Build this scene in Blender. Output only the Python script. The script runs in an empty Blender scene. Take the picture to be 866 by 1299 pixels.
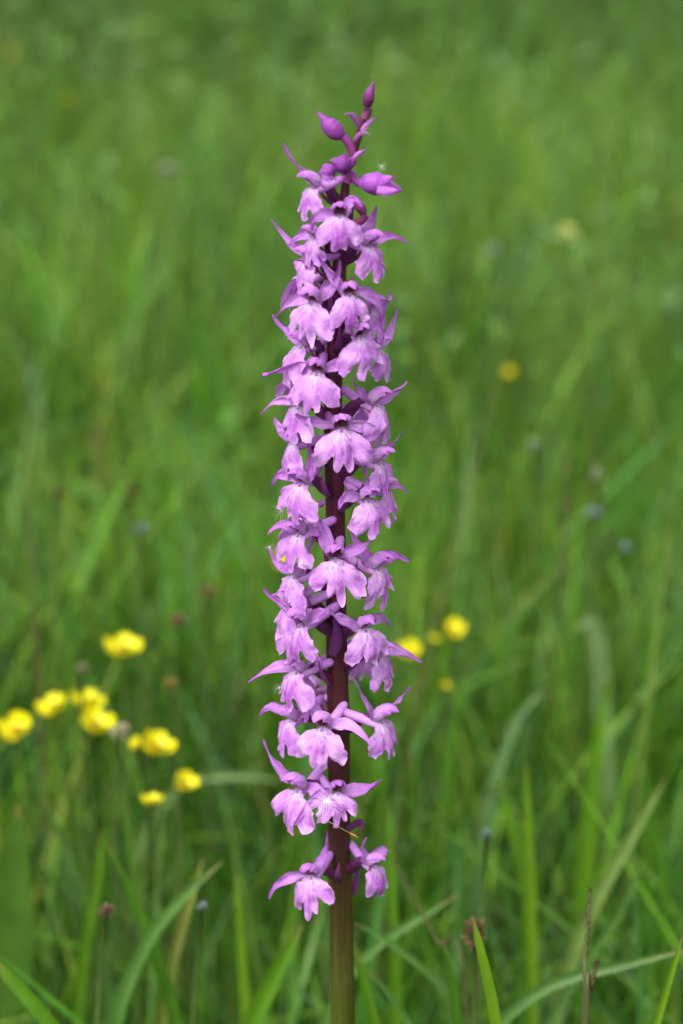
import bpy, math, random
import numpy as np
from mathutils import Vector, Matrix, noise, Quaternion

random.seed(7)
rng = np.random.default_rng(11)
R = math.radians
SC = bpy.context.scene
COL = SC.collection

# ------------------------------------------------------------------ camera, world, sun, exposure
W, H = 866.0, 1299.0
LENS, SENS = 50.0, 22.3
FPX = H * LENS / SENS
TILT = R(20)
DIST = 0.50
ZC = 0.45
CAM = Vector((0, -DIST * math.cos(TILT), ZC + DIST * math.sin(TILT)))
cam_d = bpy.data.cameras.new('camera')
cam_o = bpy.data.objects.new('camera', cam_d)
COL.objects.link(cam_o)
cam_o.location = CAM
cam_o.rotation_euler = (math.pi / 2 - TILT, 0, 0)
cam_d.sensor_fit = 'VERTICAL'
cam_d.sensor_height = SENS
cam_d.sensor_width = SENS
cam_d.lens = LENS
cam_d.clip_start = 0.02
cam_d.clip_end = 2000
cam_d.dof.use_dof = True
cam_d.dof.focus_distance = DIST - 0.006
cam_d.dof.aperture_fstop = 7.4
SC.camera = cam_o
CM = Matrix.Translation(CAM) @ cam_o.rotation_euler.to_matrix().to_4x4()

SUN_EL, SUN_ROT = R(58), R(215)
world = bpy.data.worlds.new('World')
SC.world = world
world.use_nodes = True
wn = world.node_tree
bg = wn.nodes['Background']
sky = wn.nodes.new('ShaderNodeTexSky')
sky.sky_type = 'NISHITA'
sky.sun_disc = False
sky.sun_elevation = SUN_EL
sky.sun_rotation = SUN_ROT
sky.air_density = 1.0
sky.dust_density = 6.0
sky.ozone_density = 1.0
# an overcast sky: the same dome with most of its blue taken out
hs = wn.nodes.new('ShaderNodeHueSaturation')
hs.inputs['Saturation'].default_value = 0.30
wn.links.new(sky.outputs[0], hs.inputs['Color'])
wn.links.new(hs.outputs[0], bg.inputs[0])
bg.inputs[1].default_value = 0.15
sun_d = bpy.data.lights.new('sun', 'SUN')
sun_d.energy = 1.0
sun_d.angle = R(75)
sun_d.color = (1.0, 0.97, 0.92)
sun_o = bpy.data.objects.new('sun', sun_d)
COL.objects.link(sun_o)
# Nishita: rotation 0 puts the sun on +Y, turning clockwise seen from above
sdir = Vector((math.sin(SUN_ROT) * math.cos(SUN_EL), math.cos(SUN_ROT) * math.cos(SUN_EL), math.sin(SUN_EL)))
sun_o.rotation_euler = sdir.to_track_quat('Z', 'Y').to_euler()
SC.view_settings.view_transform = 'Standard'
SC.view_settings.look = 'None'
SC.view_settings.gamma = 1.0
SC.view_settings.exposure = 1.22
SC.render.engine = 'CYCLES'
SC.cycles.use_denoising = True
SC.cycles.max_bounces = 8
SC.cycles.transmission_bounces = 6


def ray(px, py):
    d = Vector(((px - W / 2) / FPX, -(py - H / 2) / FPX, -1.0))
    return (CM.to_3x3() @ d)


def at_y(px, py, y):
    d = ray(px, py)
    return CAM + d * ((y - CAM.y) / d.y)


def clear_d(px, py, dist, z=0.29):
    """the same, brought nearer until the flower head stands as high as the grass tops"""
    return min(dist, (CAM.z - z) / max(1e-3, -ray(px, py).z))


def at_d(px, py, dist):
    """the point seen at a pixel of the photograph, dist metres from the camera along its axis"""
    return CAM + ray(px, py) * dist


# ------------------------------------------------------------------ materials
def mat_new(name):
    m = bpy.data.materials.new(name)
    m.use_nodes = True
    nt = m.node_tree
    for n in list(nt.nodes):
        nt.nodes.remove(n)
    out = nt.nodes.new('ShaderNodeOutputMaterial')
    return m, nt, out


def N(nt, t, **kw):
    n = nt.nodes.new(t)
    for k, v in kw.items():
        setattr(n, k, v)
    return n


def mixrgb(nt, a, b, fac, mode='MIX'):
    n = N(nt, 'ShaderNodeMix', data_type='RGBA', blend_type=mode)
    for s, v in ((n.inputs[0], fac), (n.inputs[6], a), (n.inputs[7], b)):
        if hasattr(v, 'is_linked'):
            nt.links.new(v, s)
        else:
            s.default_value = v
    return n.outputs[2]


def petal_material(name, translucency=0.32, vein=0.62, rough=0.6, mottle=0.6, bump=0.25, tsh=(1.15, 0.78, 1.05, 1)):
    m, nt, out = mat_new(name)
    at = N(nt, 'ShaderNodeAttribute', attribute_name='pigment')
    uv = N(nt, 'ShaderNodeUVMap')
    mp = N(nt, 'ShaderNodeMapping')
    mp.inputs['Scale'].default_value = (16, 1.3, 1)
    nt.links.new(uv.outputs[0], mp.inputs[0])
    nv = N(nt, 'ShaderNodeTexNoise')
    nv.inputs['Scale'].default_value = 1.0
    nv.inputs['Detail'].default_value = 3
    nt.links.new(mp.outputs[0], nv.inputs[0])
    tc = N(nt, 'ShaderNodeTexCoord')
    nb = N(nt, 'ShaderNodeTexNoise')
    nb.inputs['Scale'].default_value = 420
    nb.inputs['Detail'].default_value = 4
    nt.links.new(tc.outputs['Object'], nb.inputs[0])
    r1 = N(nt, 'ShaderNodeValToRGB')
    r1.color_ramp.elements[0].position = 0.36
    r1.color_ramp.elements[0].color = (0.66, 0.44, 0.72, 1)
    r1.color_ramp.elements[1].position = 0.62
    r1.color_ramp.elements[1].color = (1.05, 1.08, 1.05, 1)
    nt.links.new(nv.outputs[0], r1.inputs[0])
    c = mixrgb(nt, at.outputs['Color'], r1.outputs[0], vein, 'MULTIPLY')
    r2 = N(nt, 'ShaderNodeValToRGB')
    r2.color_ramp.elements[0].position = 0.30
    r2.color_ramp.elements[0].color = (0.82, 0.66, 0.84, 1)
    r2.color_ramp.elements[1].position = 0.66
    r2.color_ramp.elements[1].color = (1.08, 1.14, 1.06, 1)
    nt.links.new(nb.outputs[0], r2.inputs[0])
    c = mixrgb(nt, c, r2.outputs[0], mottle, 'MULTIPLY')
    bs = N(nt, 'ShaderNodeBsdfPrincipled')
    nt.links.new(c, bs.inputs['Base Color'])
    bs.inputs['Roughness'].default_value = rough
    bs.inputs['Specular IOR Level'].default_value = 0.28
    nf = N(nt, 'ShaderNodeTexNoise')
    nf.inputs['Scale'].default_value = 1800
    nf.inputs['Detail'].default_value = 2
    nt.links.new(tc.outputs['Object'], nf.inputs[0])
    ad = N(nt, 'ShaderNodeMath', operation='ADD')
    nt.links.new(nf.outputs[0], ad.inputs[0])
    nt.links.new(nv.outputs[0], ad.inputs[1])
    bp = N(nt, 'ShaderNodeBump')
    bp.inputs['Strength'].default_value = bump
    bp.inputs['Distance'].default_value = 0.0004
    nt.links.new(ad.outputs[0], bp.inputs['Height'])
    nt.links.new(bp.outputs[0], bs.inputs['Normal'])
    tr = N(nt, 'ShaderNodeBsdfTranslucent')
    tcol = mixrgb(nt, c, tsh, 1.0, 'MULTIPLY')
    nt.links.new(tcol, tr.inputs[0])
    mx = N(nt, 'ShaderNodeMixShader')
    mx.inputs[0].default_value = translucency
    nt.links.new(bs.outputs[0], mx.inputs[1])
    nt.links.new(tr.outputs[0], mx.inputs[2])
    nt.links.new(mx.outputs[0], out.inputs[0])
    return m


def leaf_material(name, translucency=0.24, rough=0.45, spec=0.25):
    m, nt, out = mat_new(name)
    at = N(nt, 'ShaderNodeAttribute', attribute_name='pigment')
    tc = N(nt, 'ShaderNodeTexCoord')
    nb = N(nt, 'ShaderNodeTexNoise')
    nb.inputs['Scale'].default_value = 90
    nb.inputs['Detail'].default_value = 4
    nt.links.new(tc.outputs['Object'], nb.inputs[0])
    uv = N(nt, 'ShaderNodeUVMap')
    mp = N(nt, 'ShaderNodeMapping')
    mp.inputs['Scale'].default_value = (22, 1.5, 1)
    nt.links.new(uv.outputs[0], mp.inputs[0])
    nv = N(nt, 'ShaderNodeTexNoise')
    nv.inputs['Scale'].default_value = 1.0
    nt.links.new(mp.outputs[0], nv.inputs[0])
    r1 = N(nt, 'ShaderNodeValToRGB')
    r1.color_ramp.elements[0].position = 0.3
    r1.color_ramp.elements[0].color = (0.7, 0.75, 0.7, 1)
    r1.color_ramp.elements[1].position = 0.7
    r1.color_ramp.elements[1].color = (1.2, 1.15, 1.1, 1)
    nt.links.new(nb.outputs[0], r1.inputs[0])
    c = mixrgb(nt, at.outputs['Color'], r1.outputs[0], 0.8, 'MULTIPLY')
    r2 = N(nt, 'ShaderNodeValToRGB')
    r2.color_ramp.elements[0].position = 0.35
    r2.color_ramp.elements[0].color = (0.8, 0.82, 0.8, 1)
    r2.color_ramp.elements[1].position = 0.6
    r2.color_ramp.elements[1].color = (1.08, 1.08, 1.08, 1)
    nt.links.new(nv.outputs[0], r2.inputs[0])
    c = mixrgb(nt, c, r2.outputs[0], 0.7, 'MULTIPLY')
    bs = N(nt, 'ShaderNodeBsdfPrincipled')
    nt.links.new(c, bs.inputs['Base Color'])
    bs.inputs['Roughness'].default_value = rough
    bs.inputs['Specular IOR Level'].default_value = spec
    tr = N(nt, 'ShaderNodeBsdfTranslucent')
    tcol = mixrgb(nt, c, (1.3, 1.25, 0.5, 1), 1.0, 'MULTIPLY')
    nt.links.new(tcol, tr.inputs[0])
    mx = N(nt, 'ShaderNodeMixShader')
    mx.inputs[0].default_value = translucency
    nt.links.new(bs.outputs[0], mx.inputs[1])
    nt.links.new(tr.outputs[0], mx.inputs[2])
    nt.links.new(mx.outputs[0], out.inputs[0])
    return m


def stem_material():
    m, nt, out = mat_new('orchid_stem')
    at = N(nt, 'ShaderNodeAttribute', attribute_name='pigment')
    tc = N(nt, 'ShaderNodeTexCoord')
    mp = N(nt, 'ShaderNodeMapping')
    mp.inputs['Scale'].default_value = (900, 900, 60)
    nt.links.new(tc.outputs['Object'], mp.inputs[0])
    nb = N(nt, 'ShaderNodeTexNoise')
    nb.inputs['Scale'].default_value = 1
    nb.inputs['Detail'].default_value = 4
    nt.links.new(mp.outputs[0], nb.inputs[0])
    nsp = N(nt, 'ShaderNodeTexNoise')
    nsp.inputs['Scale'].default_value = 1500
    nsp.inputs['Detail'].default_value = 2
    nt.links.new(tc.outputs['Object'], nsp.inputs[0])
    r1 = N(nt, 'ShaderNodeValToRGB')
    r1.color_ramp.elements[0].position = 0.35
    r1.color_ramp.elements[0].color = (0.55, 0.5, 0.5, 1)
    r1.color_ramp.elements[1].position = 0.7
    r1.color_ramp.elements[1].color = (1.45, 1.35, 1.3, 1)
    nt.links.new(nb.outputs[0], r1.inputs[0])
    c = mixrgb(nt, at.outputs['Color'], r1.outputs[0], 0.5, 'MULTIPLY')
    r2 = N(nt, 'ShaderNodeValToRGB')
    r2.color_ramp.elements[0].position = 0.5
    r2.color_ramp.elements[0].color = (1, 1, 1, 1)
    r2.color_ramp.elements[1].position = 0.72
    r2.color_ramp.elements[1].color = (0.6, 0.5, 0.55, 1)
    nt.links.new(nsp.outputs[0], r2.inputs[0])
    c = mixrgb(nt, c, r2.outputs[0], 0.7, 'MULTIPLY')
    bs = N(nt, 'ShaderNodeBsdfPrincipled')
    nt.links.new(c, bs.inputs['Base Color'])
    bs.inputs['Roughness'].default_value = 0.42
    bs.inputs['Specular IOR Level'].default_value = 0.4
    bp = N(nt, 'ShaderNodeBump')
    bp.inputs['Strength'].default_value = 0.6
    bp.inputs['Distance'].default_value = 0.0004
    nt.links.new(nb.outputs[0], bp.inputs['Height'])
    nt.links.new(bp.outputs[0], bs.inputs['Normal'])
    nt.links.new(bs.outputs[0], out.inputs[0])
    return m


M_PETAL = petal_material('orchid_petal', translucency=0.30, mottle=0.75, bump=0.45)
M_TUBE = petal_material('orchid_tube', translucency=0.12, vein=0.15, bump=0.12)
M_STEM = stem_material()
M_LEAF = leaf_material('meadow_leaf')
M_YELLOW = petal_material('buttercup_petal', translucency=0.25, vein=0.03, rough=0.4, mottle=0.0, bump=0.05, tsh=(1, 1, 1, 1))
M_DRY = leaf_material('dry_head', translucency=0.15, rough=0.8, spec=0.1)


def hair_material():
    m, nt, out = mat_new('seed_hair')
    bs = N(nt, 'ShaderNodeBsdfPrincipled')
    bs.inputs['Base Color'].default_value = (0.85, 0.84, 0.80, 1)
    bs.inputs['Roughness'].default_value = 0.5
    nt.links.new(bs.outputs[0], out.inputs[0])
    return m


M_HAIR = hair_material()


# ------------------------------------------------------------------ mesh helpers
class MB:
    """collects vertices, quads, a pigment colour per vertex and a uv per vertex; becomes ONE mesh"""

    def __init__(self):
        self.v, self.f, self.c, self.uv = [], [], [], []

    def grid(self, rows, cols_closed=False):
        """rows: list of lists of (pos, colour, uv)"""
        b = len(self.v)
        n = len(rows[0])
        for r in rows:
            for p, c, uv in r:
                self.v.append(tuple(p)); self.c.append(tuple(c)); self.uv.append(tuple(uv))
        for i in range(len(rows) - 1):
            for j in range(n if cols_closed else n - 1):
                a = b + i * n + j
                d = b + i * n + (j + 1) % n
                self.f.append((a, d, d + n, a + n))
        return b

    def mesh(self, name, mat):
        me = bpy.data.meshes.new(name)
        me.from_pydata(self.v, [], self.f)
        at = me.attributes.new('pigment', 'FLOAT_COLOR', 'POINT')
        a = np.ones((len(self.v), 4), dtype=np.float32)
        a[:, :3] = np.array(self.c, dtype=np.float32)[:, :3]
        at.data.foreach_set('color', a.ravel())
        ul = me.uv_layers.new(name='UVMap')
        li = np.empty(len(me.loops), dtype=np.int32)
        me.loops.foreach_get('vertex_index', li)
        u = np.array(self.uv, dtype=np.float32)[li]
        ul.data.foreach_set('uv', u.ravel())
        me.polygons.foreach_set('use_smooth', np.ones(len(me.polygons), dtype=bool))
        me.materials.append(mat)
        me.update()
        return me

    def build(self, name, mat, parent=None):
        o = bpy.data.objects.new(name, self.mesh(name, mat))
        COL.objects.link(o)
        if parent is not None:
            o.parent = parent
        return o


def bez(pts, t):
    pts = [Vector(p) for p in pts]
    while len(pts) > 1:
        pts = [pts[i].lerp(pts[i + 1], t) for i in range(len(pts) - 1)]
    return pts[0]


def catmull(P, t):
    """point on a polyline of Vectors, t in 0..1"""
    n = len(P) - 1
    x = min(max(t, 0), 1) * n
    i = min(int(x), n - 1)
    f = x - i
    p0, p1, p2, p3 = P[max(i - 1, 0)], P[i], P[i + 1], P[min(i + 2, n)]
    return 0.5 * ((2 * p1) + (p2 - p0) * f + (2 * p0 - 5 * p1 + 4 * p2 - p3) * f * f + (3 * p1 - p0 - 3 * p2 + p3) * f ** 3)


def lerp3(a, b, t):
    return tuple(a[i] + (b[i] - a[i]) * t for i in range(3))


def interp(tab, x):
    if x <= tab[0][0]:
        return tab[0][1]
    for (x0, y0), (x1, y1) in zip(tab, tab[1:]):
        if x <= x1:
            t = (x - x0) / (x1 - x0)
            t = t * t * (3 - 2 * t) * 0.6 + t * 0.4
            return y0 + (y1 - y0) * t
    return tab[-1][1]


def tube(mb, fn, rad, col, n=12, seg=14, cap=True, flat=1.0, lumpy=0.0, seed=0.0):
    """fn(t)->Vector, rad(t)->float, col(t)->rgb"""
    rows = []
    up = None
    for i in range(n + 1):
        t = i / n
        p = fn(t)
        d = (fn(min(t + 0.01, 1)) - fn(max(t - 0.01, 0))).normalized()
        if up is None:
            up = Vector((0, 0, 1)) if abs(d.z) < 0.9 else Vector((0, 1, 0))
        s = d.cross(up).normalized()
        up = s.cross(d).normalized()
        row = []
        for j in range(seg):
            a = 2 * math.pi * j / seg
            r = rad(t)
            if lumpy:
                r *= 1 + lumpy * noise.noise(Vector((math.cos(a) * 1.3 + seed, math.sin(a) * 1.3, t * 9)))
            row.append((p + s * (math.cos(a) * r) + up * (math.sin(a) * r * flat), col(t), (j / seg, t)))
        rows.append(row)
    b = mb.grid(rows, True)
    if cap:
        for e, rw in ((0, 0), (1, n)):
            p = fn(float(e))
            mb.v.append(tuple(p)); mb.c.append(tuple(col(float(e)))); mb.uv.append((0.5, float(e)))
            k = len(mb.v) - 1
            for j in range(seg):
                a = b + rw * seg + j
                c = b + rw * seg + (j + 1) % seg
                mb.f.append((a, k, c) if e else (c, k, a))


def petal(mb, pts, nrm, width, wtab, cup, colfn, nu=12, nv=16, twist=0.0, ripple=0.0, seed=0.0, roll=0.0):
    """a petal along the bezier pts; nrm the way its inner face looks; cup>0 curls the edges towards nrm"""
    rows = []
    nrm = Vector(nrm)
    for i in range(nv + 1):
        t = i / nv
        p = bez(pts, t)
        d = (bez(pts, min(t + 0.01, 1)) - bez(pts, max(t - 0.01, 0))).normalized()
        n2 = (nrm - d * nrm.dot(d)).normalized()
        a = roll + twist * t * t
        n2 = Quaternion(d, a) @ n2
        s = d.cross(n2).normalized()
        w = width * interp(wtab, t)
        row = []
        for j in range(nu + 1):
            q = -1 + 2 * j / nu
            ang = q * cup
            if abs(cup) > 1e-3:
                rr = 1.0 / cup
                x = math.sin(ang) * rr
                y = (1 - math.cos(ang)) * rr
            else:
                x, y = q, 0
            wv = ripple * noise.noise(Vector((q * 1.6 + seed, t * 4.0, seed * 1.7))) * (0.35 + q * q)
            e = 1 + 0.05 * noise.noise(Vector((seed, t * 14 + (9 if q > 0 else 0), 2.2))) * abs(q)
            row.append((p + s * (x * w * e) + n2 * (y * w + wv), colfn(q, t), (j / nu, t)))
        rows.append(row)
    mb.grid(rows)


def empty(name, loc=(0, 0, 0), parent=None):
    o = bpy.data.objects.new(name, None)
    o.empty_display_size = 0.01
    COL.objects.link(o)
    o.location = loc
    if parent is not None:
        o.parent = parent
    return o


def tag(o, label=None, cat=None, group=None, kind=None):
    for k, v in (('label', label), ('category', cat), ('group', group), ('kind', kind)):
        if v:
            o[k] = v
    return o


# ------------------------------------------------------------------ ground
def ground():
    mb = MB()
    xs = [-400, -60, -15, -6, -3, -1.5, -0.7, 0, 0.7, 1.5, 3, 6, 15, 60, 400]
    ys = [-400, -60, -10, -3, -1, 0, 1, 2, 3, 5, 8, 14, 30, 80, 400]
    rows = []
    for y in ys:
        rows.append([(Vector((x, y, 0.02 * noise.noise(Vector((x * .5, y * .5, 0))) if abs(x) < 20 and abs(y) < 20 else 0)),
                      (0.03, 0.05, 0.015), (x, y)) for x in xs])
    mb.grid(rows)
    m, nt, out = mat_new('meadow_ground')
    tc = N(nt, 'ShaderNodeTexCoord')
    n1 = N(nt, 'ShaderNodeTexNoise')
    n1.inputs['Scale'].default_value = 14
    n1.inputs['Detail'].default_value = 8
    nt.links.new(tc.outputs['Object'], n1.inputs[0])
    r = N(nt, 'ShaderNodeValToRGB')
    r.color_ramp.elements[0].position = 0.35
    r.color_ramp.elements[0].color = (0.022, 0.034, 0.008, 1)
    r.color_ramp.elements[1].position = 0.65
    r.color_ramp.elements[1].color = (0.055, 0.12, 0.016, 1)
    nt.links.new(n1.outputs[0], r.inputs[0])
    bs = N(nt, 'ShaderNodeBsdfPrincipled')
    bs.inputs['Roughness'].default_value = 1.0
    bs.inputs['Specular IOR Level'].default_value = 0.0
    nt.links.new(r.outputs[0], bs.inputs['Base Color'])
    nt.links.new(bs.outputs[0], out.inputs[0])
    tag(mb.build('ground', m), kind='structure')


ground()

# ------------------------------------------------------------------ grass (one mass nobody could count)
GREENS = np.array([
    (0.083, 0.192, 0.012),   # fresh yellow green
    (0.060, 0.158, 0.013),   # mid green
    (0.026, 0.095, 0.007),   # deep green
    (0.072, 0.165, 0.052),   # grey-blue green
    (0.132, 0.226, 0.022),   # pale lime
    (0.120, 0.130, 0.040),   # straw
], dtype=np.float32)


def blades(name, root, h, lean_dir, lean, w, col, seg, droop, mat):
    n = len(h)
    t = np.linspace(0, 1, seg + 1, dtype=np.float32)
    T = t[None, :]
    # centre line: leans out with a power curve, the tip of some blades bows over
    out = lean[:, None] * (T ** 1.8)
    z = T * (1 - droop[:, None] * T ** 3)
    cx = root[:, 0, None] + h[:, None] * out * np.cos(lean_dir)[:, None]
    cy = root[:, 1, None] + h[:, None] * out * np.sin(lean_dir)[:, None]
    cz = h[:, None] * z
    fa = lean_dir + np.pi / 2 + rng.normal(0, 0.7, n)
    tw = rng.normal(0, 0.9, n)
    ang = fa[:, None] + tw[:, None] * T
    prof = np.minimum(1.0, 0.55 + 1.2 * T) * np.sqrt(np.clip(1 - T ** 2.2, 0, 1)) + 0.02
    hw = 0.5 * w[:, None] * prof
    sx, sy = np.cos(ang) * hw, np.sin(ang) * hw
    P = np.empty((n, seg + 1, 2, 3), dtype=np.float32)
    P[:, :, 0, 0] = cx - sx; P[:, :, 0, 1] = cy - sy; P[:, :, 0, 2] = cz
    P[:, :, 1, 0] = cx + sx; P[:, :, 1, 1] = cy + sy; P[:, :, 1, 2] = cz
    C = np.ones((n, seg + 1, 2, 4), dtype=np.float32)
    C[..., :3] = col[:, None, None, :]
    base = (np.arange(n) * (seg + 1) * 2)[:, None]
    k = (np.arange(seg) * 2)[None, :]
    a = base + k
    F = np.stack([a, a + 1, a + 3, a + 2], axis=-1).reshape(-1)
    me = bpy.data.meshes.new(name)
    me.vertices.add(n * (seg + 1) * 2)
    me.vertices.foreach_set('co', P.ravel())
    nf = n * seg
    me.loops.add(nf * 4)
    me.loops.foreach_set('vertex_index', F.astype(np.int32))
    me.polygons.add(nf)
    me.polygons.foreach_set('loop_start', np.arange(nf, dtype=np.int32) * 4)
    me.polygons.foreach_set('loop_total', np.full(nf, 4, dtype=np.int32))
    me.polygons.foreach_set('use_smooth', np.ones(nf, dtype=bool))
    at = me.attributes.new('pigment', 'FLOAT_COLOR', 'POINT')
    at.data.foreach_set('color', C.ravel())
    uv = me.uv_layers.new(name='UVMap')
    UV = np.empty((n, seg + 1, 2, 2), dtype=np.float32)
    UV[:, :, 0, 0] = 0; UV[:, :, 1, 0] = 1
    UV[..., 1] = t[None, :, None]
    uv.data.foreach_set('uv', UV.reshape(-1, 2)[F].ravel())
    me.update()
    me.validate()
    me.materials.append(mat)
    o = bpy.data.objects.new(name, me)
    COL.objects.link(o)
    return tag(o, kind='stuff')


def smooth_noise(x, y, s, seed):
    return np.array([noise.noise(Vector((float(a) * s + seed, float(b) * s, seed))) for a, b in zip(x, y)], dtype=np.float32)


def scatter_leaflets(name, n):
    """low clover-like leaflets between the blades"""
    y = 0.75 + 3.4 * rng.random(n) ** 1.2
    x = (rng.random(n) * 2 - 1) * (0.27 + 0.28 * (y + 0.5))
    z = rng.uniform(0.05, 0.25, n) * (0.8 + 0.5 * smooth_noise(x, y, 4.0, 5.5))
    r = rng.uniform(0.0025, 0.006, n) * (0.7 + 0.25 * y)
    a = rng.random(n) * 2 * np.pi
    tl = rng.normal(0, 0.5, n)
    t2 = rng.normal(0, 0.5, n)
    th = np.arange(7) * 2 * np.pi / 7
    lx = np.cos(th)[None, :] * r[:, None] * 1.9
    ly = np.sin(th)[None, :] * r[:, None]
    P = np.empty((n, 7, 3), dtype=np.float32)
    P[..., 0] = x[:, None] + lx * np.cos(a)[:, None] - ly * np.sin(a)[:, None]
    P[..., 1] = y[:, None] + lx * np.sin(a)[:, None] + ly * np.cos(a)[:, None]
    P[..., 2] = z[:, None] + lx * np.sin(tl)[:, None] + ly * np.sin(t2)[:, None]
    me = bpy.data.meshes.new(name)
    me.vertices.add(n * 7)
    me.vertices.foreach_set('co', P.ravel())
    me.loops.add(n * 7)
    me.loops.foreach_set('vertex_index', np.arange(n * 7, dtype=np.int32))
    me.polygons.add(n)
    me.polygons.foreach_set('loop_start', np.arange(n, dtype=np.int32) * 7)
    me.polygons.foreach_set('loop_total', np.full(n, 7, dtype=np.int32))
    C = np.ones((n, 7, 4), dtype=np.float32)
    base = np.array([(0.070, 0.160, 0.022), (0.085, 0.165, 0.045), (0.06, 0.13, 0.015)], dtype=np.float32)[rng.integers(0, 3, n)]
    C[..., :3] = (base * rng.uniform(0.7, 1.4, n)[:, None])[:, None, :]
    at = me.attributes.new('pigment', 'FLOAT_COLOR', 'POINT')
    at.data.foreach_set('color', C.ravel())
    me.uv_layers.new(name='UVMap')
    me.update()
    me.materials.append(M_LEAF)
    o = bpy.data.objects.new(name, me)
    COL.objects.link(o)
    return tag(o, kind='stuff')


def meadow(name, n, y0, y1, half, hmin, hmax, wmin, wmax, seg, p=1.0, maxz=None, dark=False, bright=False):
    y = y0 + (y1 - y0) * rng.random(n) ** p
    hw = half(y)
    x = (rng.random(n) * 2 - 1) * hw
    # clumping: pull the roots towards tuft centres
    k = max(60, n // 26)
    cy = y0 + (y1 - y0) * rng.random(k) ** p
    cx = (rng.random(k) * 2 - 1) * half(cy)
    idx = rng.integers(0, k, n)
    m = rng.random(n) < 0.55
    x[m] = cx[idx[m]] + rng.normal(0, 0.018, m.sum())
    y[m] = cy[idx[m]] + rng.normal(0, 0.018, m.sum())
    patch = smooth_noise(x, y, 2.3, 3.1)
    patch2 = smooth_noise(x, y, 6.0, 8.7)
    h = (hmin + (hmax - hmin) * rng.beta(2.0, 2.2, n)) * (1 + 0.30 * patch + 0.15 * patch2)
    lean = np.abs(rng.normal(0.22, 0.24, n))
    droop = np.clip(rng.normal(0.10, 0.26, n), 0, 0.8)
    if bright:
        droop = np.clip(rng.normal(0.30, 0.28, n), 0, 0.85)
    lean = lean + droop * 0.8
    ld = rng.random(n) * 2 * np.pi
    w = rng.uniform(wmin, wmax, n) * (0.6 + 0.8 * rng.random(n) ** 2)
    kind = rng.choice(6, n, p=[0.28, 0.30, 0.20, 0.12, 0.09, 0.01])
    sel = (patch + patch2 * 0.6 > 0.28) & (rng.random(n) < 0.6)
    kind[sel] = 2
    sel = (patch - patch2 * 0.5 < -0.22) & (rng.random(n) < 0.55)
    kind[sel] = 0
    near = (y < 0.45) & (rng.random(n) < 0.6)  # near blades turned deep green, painting in the shade low in the grass
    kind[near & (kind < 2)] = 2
    if bright:
        kind = rng.choice([0, 4, 4, 3, 0], n)
    if dark:  # lighter greens swapped for deep green; shade between the stems put into colour
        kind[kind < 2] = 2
    tk = rng.choice(6, k, p=[0.31, 0.25, 0.20, 0.13, 0.11, 0.0])
    mm = m & (rng.random(n) < (0.0 if bright else 0.75))
    kind[mm] = tk[idx[mm]]
    tb = rng.lognormal(0, 0.28, k)
    col = GREENS[kind] * np.where(m, tb[idx], 1.0)[:, None] * rng.uniform(0.75, 1.3, n)[:, None] * (1 + 0.1 * rng.normal(size=(n, 3)))
    col = np.clip(col, 0.01, 0.4).astype(np.float32)
    if maxz is not None:
        h = np.minimum(h, maxz(x, y))
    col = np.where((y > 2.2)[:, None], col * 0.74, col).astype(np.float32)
    root = np.stack([x, y], 1).astype(np.float32)
    return blades(name, root, h.astype(np.float32), ld.astype(np.float32), lean.astype(np.float32),
                  w.astype(np.float32), col, seg, droop.astype(np.float32), M_LEAF)


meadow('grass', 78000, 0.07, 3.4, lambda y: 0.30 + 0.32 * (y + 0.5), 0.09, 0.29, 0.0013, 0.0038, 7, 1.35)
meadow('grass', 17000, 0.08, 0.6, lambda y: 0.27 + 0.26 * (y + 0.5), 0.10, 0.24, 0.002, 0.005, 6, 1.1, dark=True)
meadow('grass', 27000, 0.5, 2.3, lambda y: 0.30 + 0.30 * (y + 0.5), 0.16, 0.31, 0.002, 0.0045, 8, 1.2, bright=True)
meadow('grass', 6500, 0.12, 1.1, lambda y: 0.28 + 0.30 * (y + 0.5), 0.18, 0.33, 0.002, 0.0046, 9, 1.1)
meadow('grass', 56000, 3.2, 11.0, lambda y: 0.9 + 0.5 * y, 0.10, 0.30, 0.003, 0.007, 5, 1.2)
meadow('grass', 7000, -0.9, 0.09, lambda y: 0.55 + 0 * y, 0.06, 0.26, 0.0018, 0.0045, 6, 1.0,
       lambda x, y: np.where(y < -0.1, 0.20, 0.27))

scatter_leaflets('clover_leaves', 11000)
# thin flowering stems of the grasses, straw and purple brown
_n = 900
_y = 0.25 + 4.0 * rng.random(_n) ** 1.2
_x = (rng.random(_n) * 2 - 1) * (0.27 + 0.28 * (_y + 0.5))
_c = np.array([(0.14, 0.13, 0.045), (0.10, 0.085, 0.04), (0.11, 0.16, 0.03)], dtype=np.float32)[rng.integers(0, 3, _n)]
blades('grass_stems', np.stack([_x, _y], 1).astype(np.float32), rng.uniform(0.22, 0.40, _n).astype(np.float32), (rng.random(_n) * 6.28).astype(np.float32),
       np.abs(rng.normal(0.08, 0.10, _n)).astype(np.float32), rng.uniform(0.0010, 0.0024, _n).astype(np.float32), _c, 7, np.zeros(_n, dtype=np.float32), M_LEAF)

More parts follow.
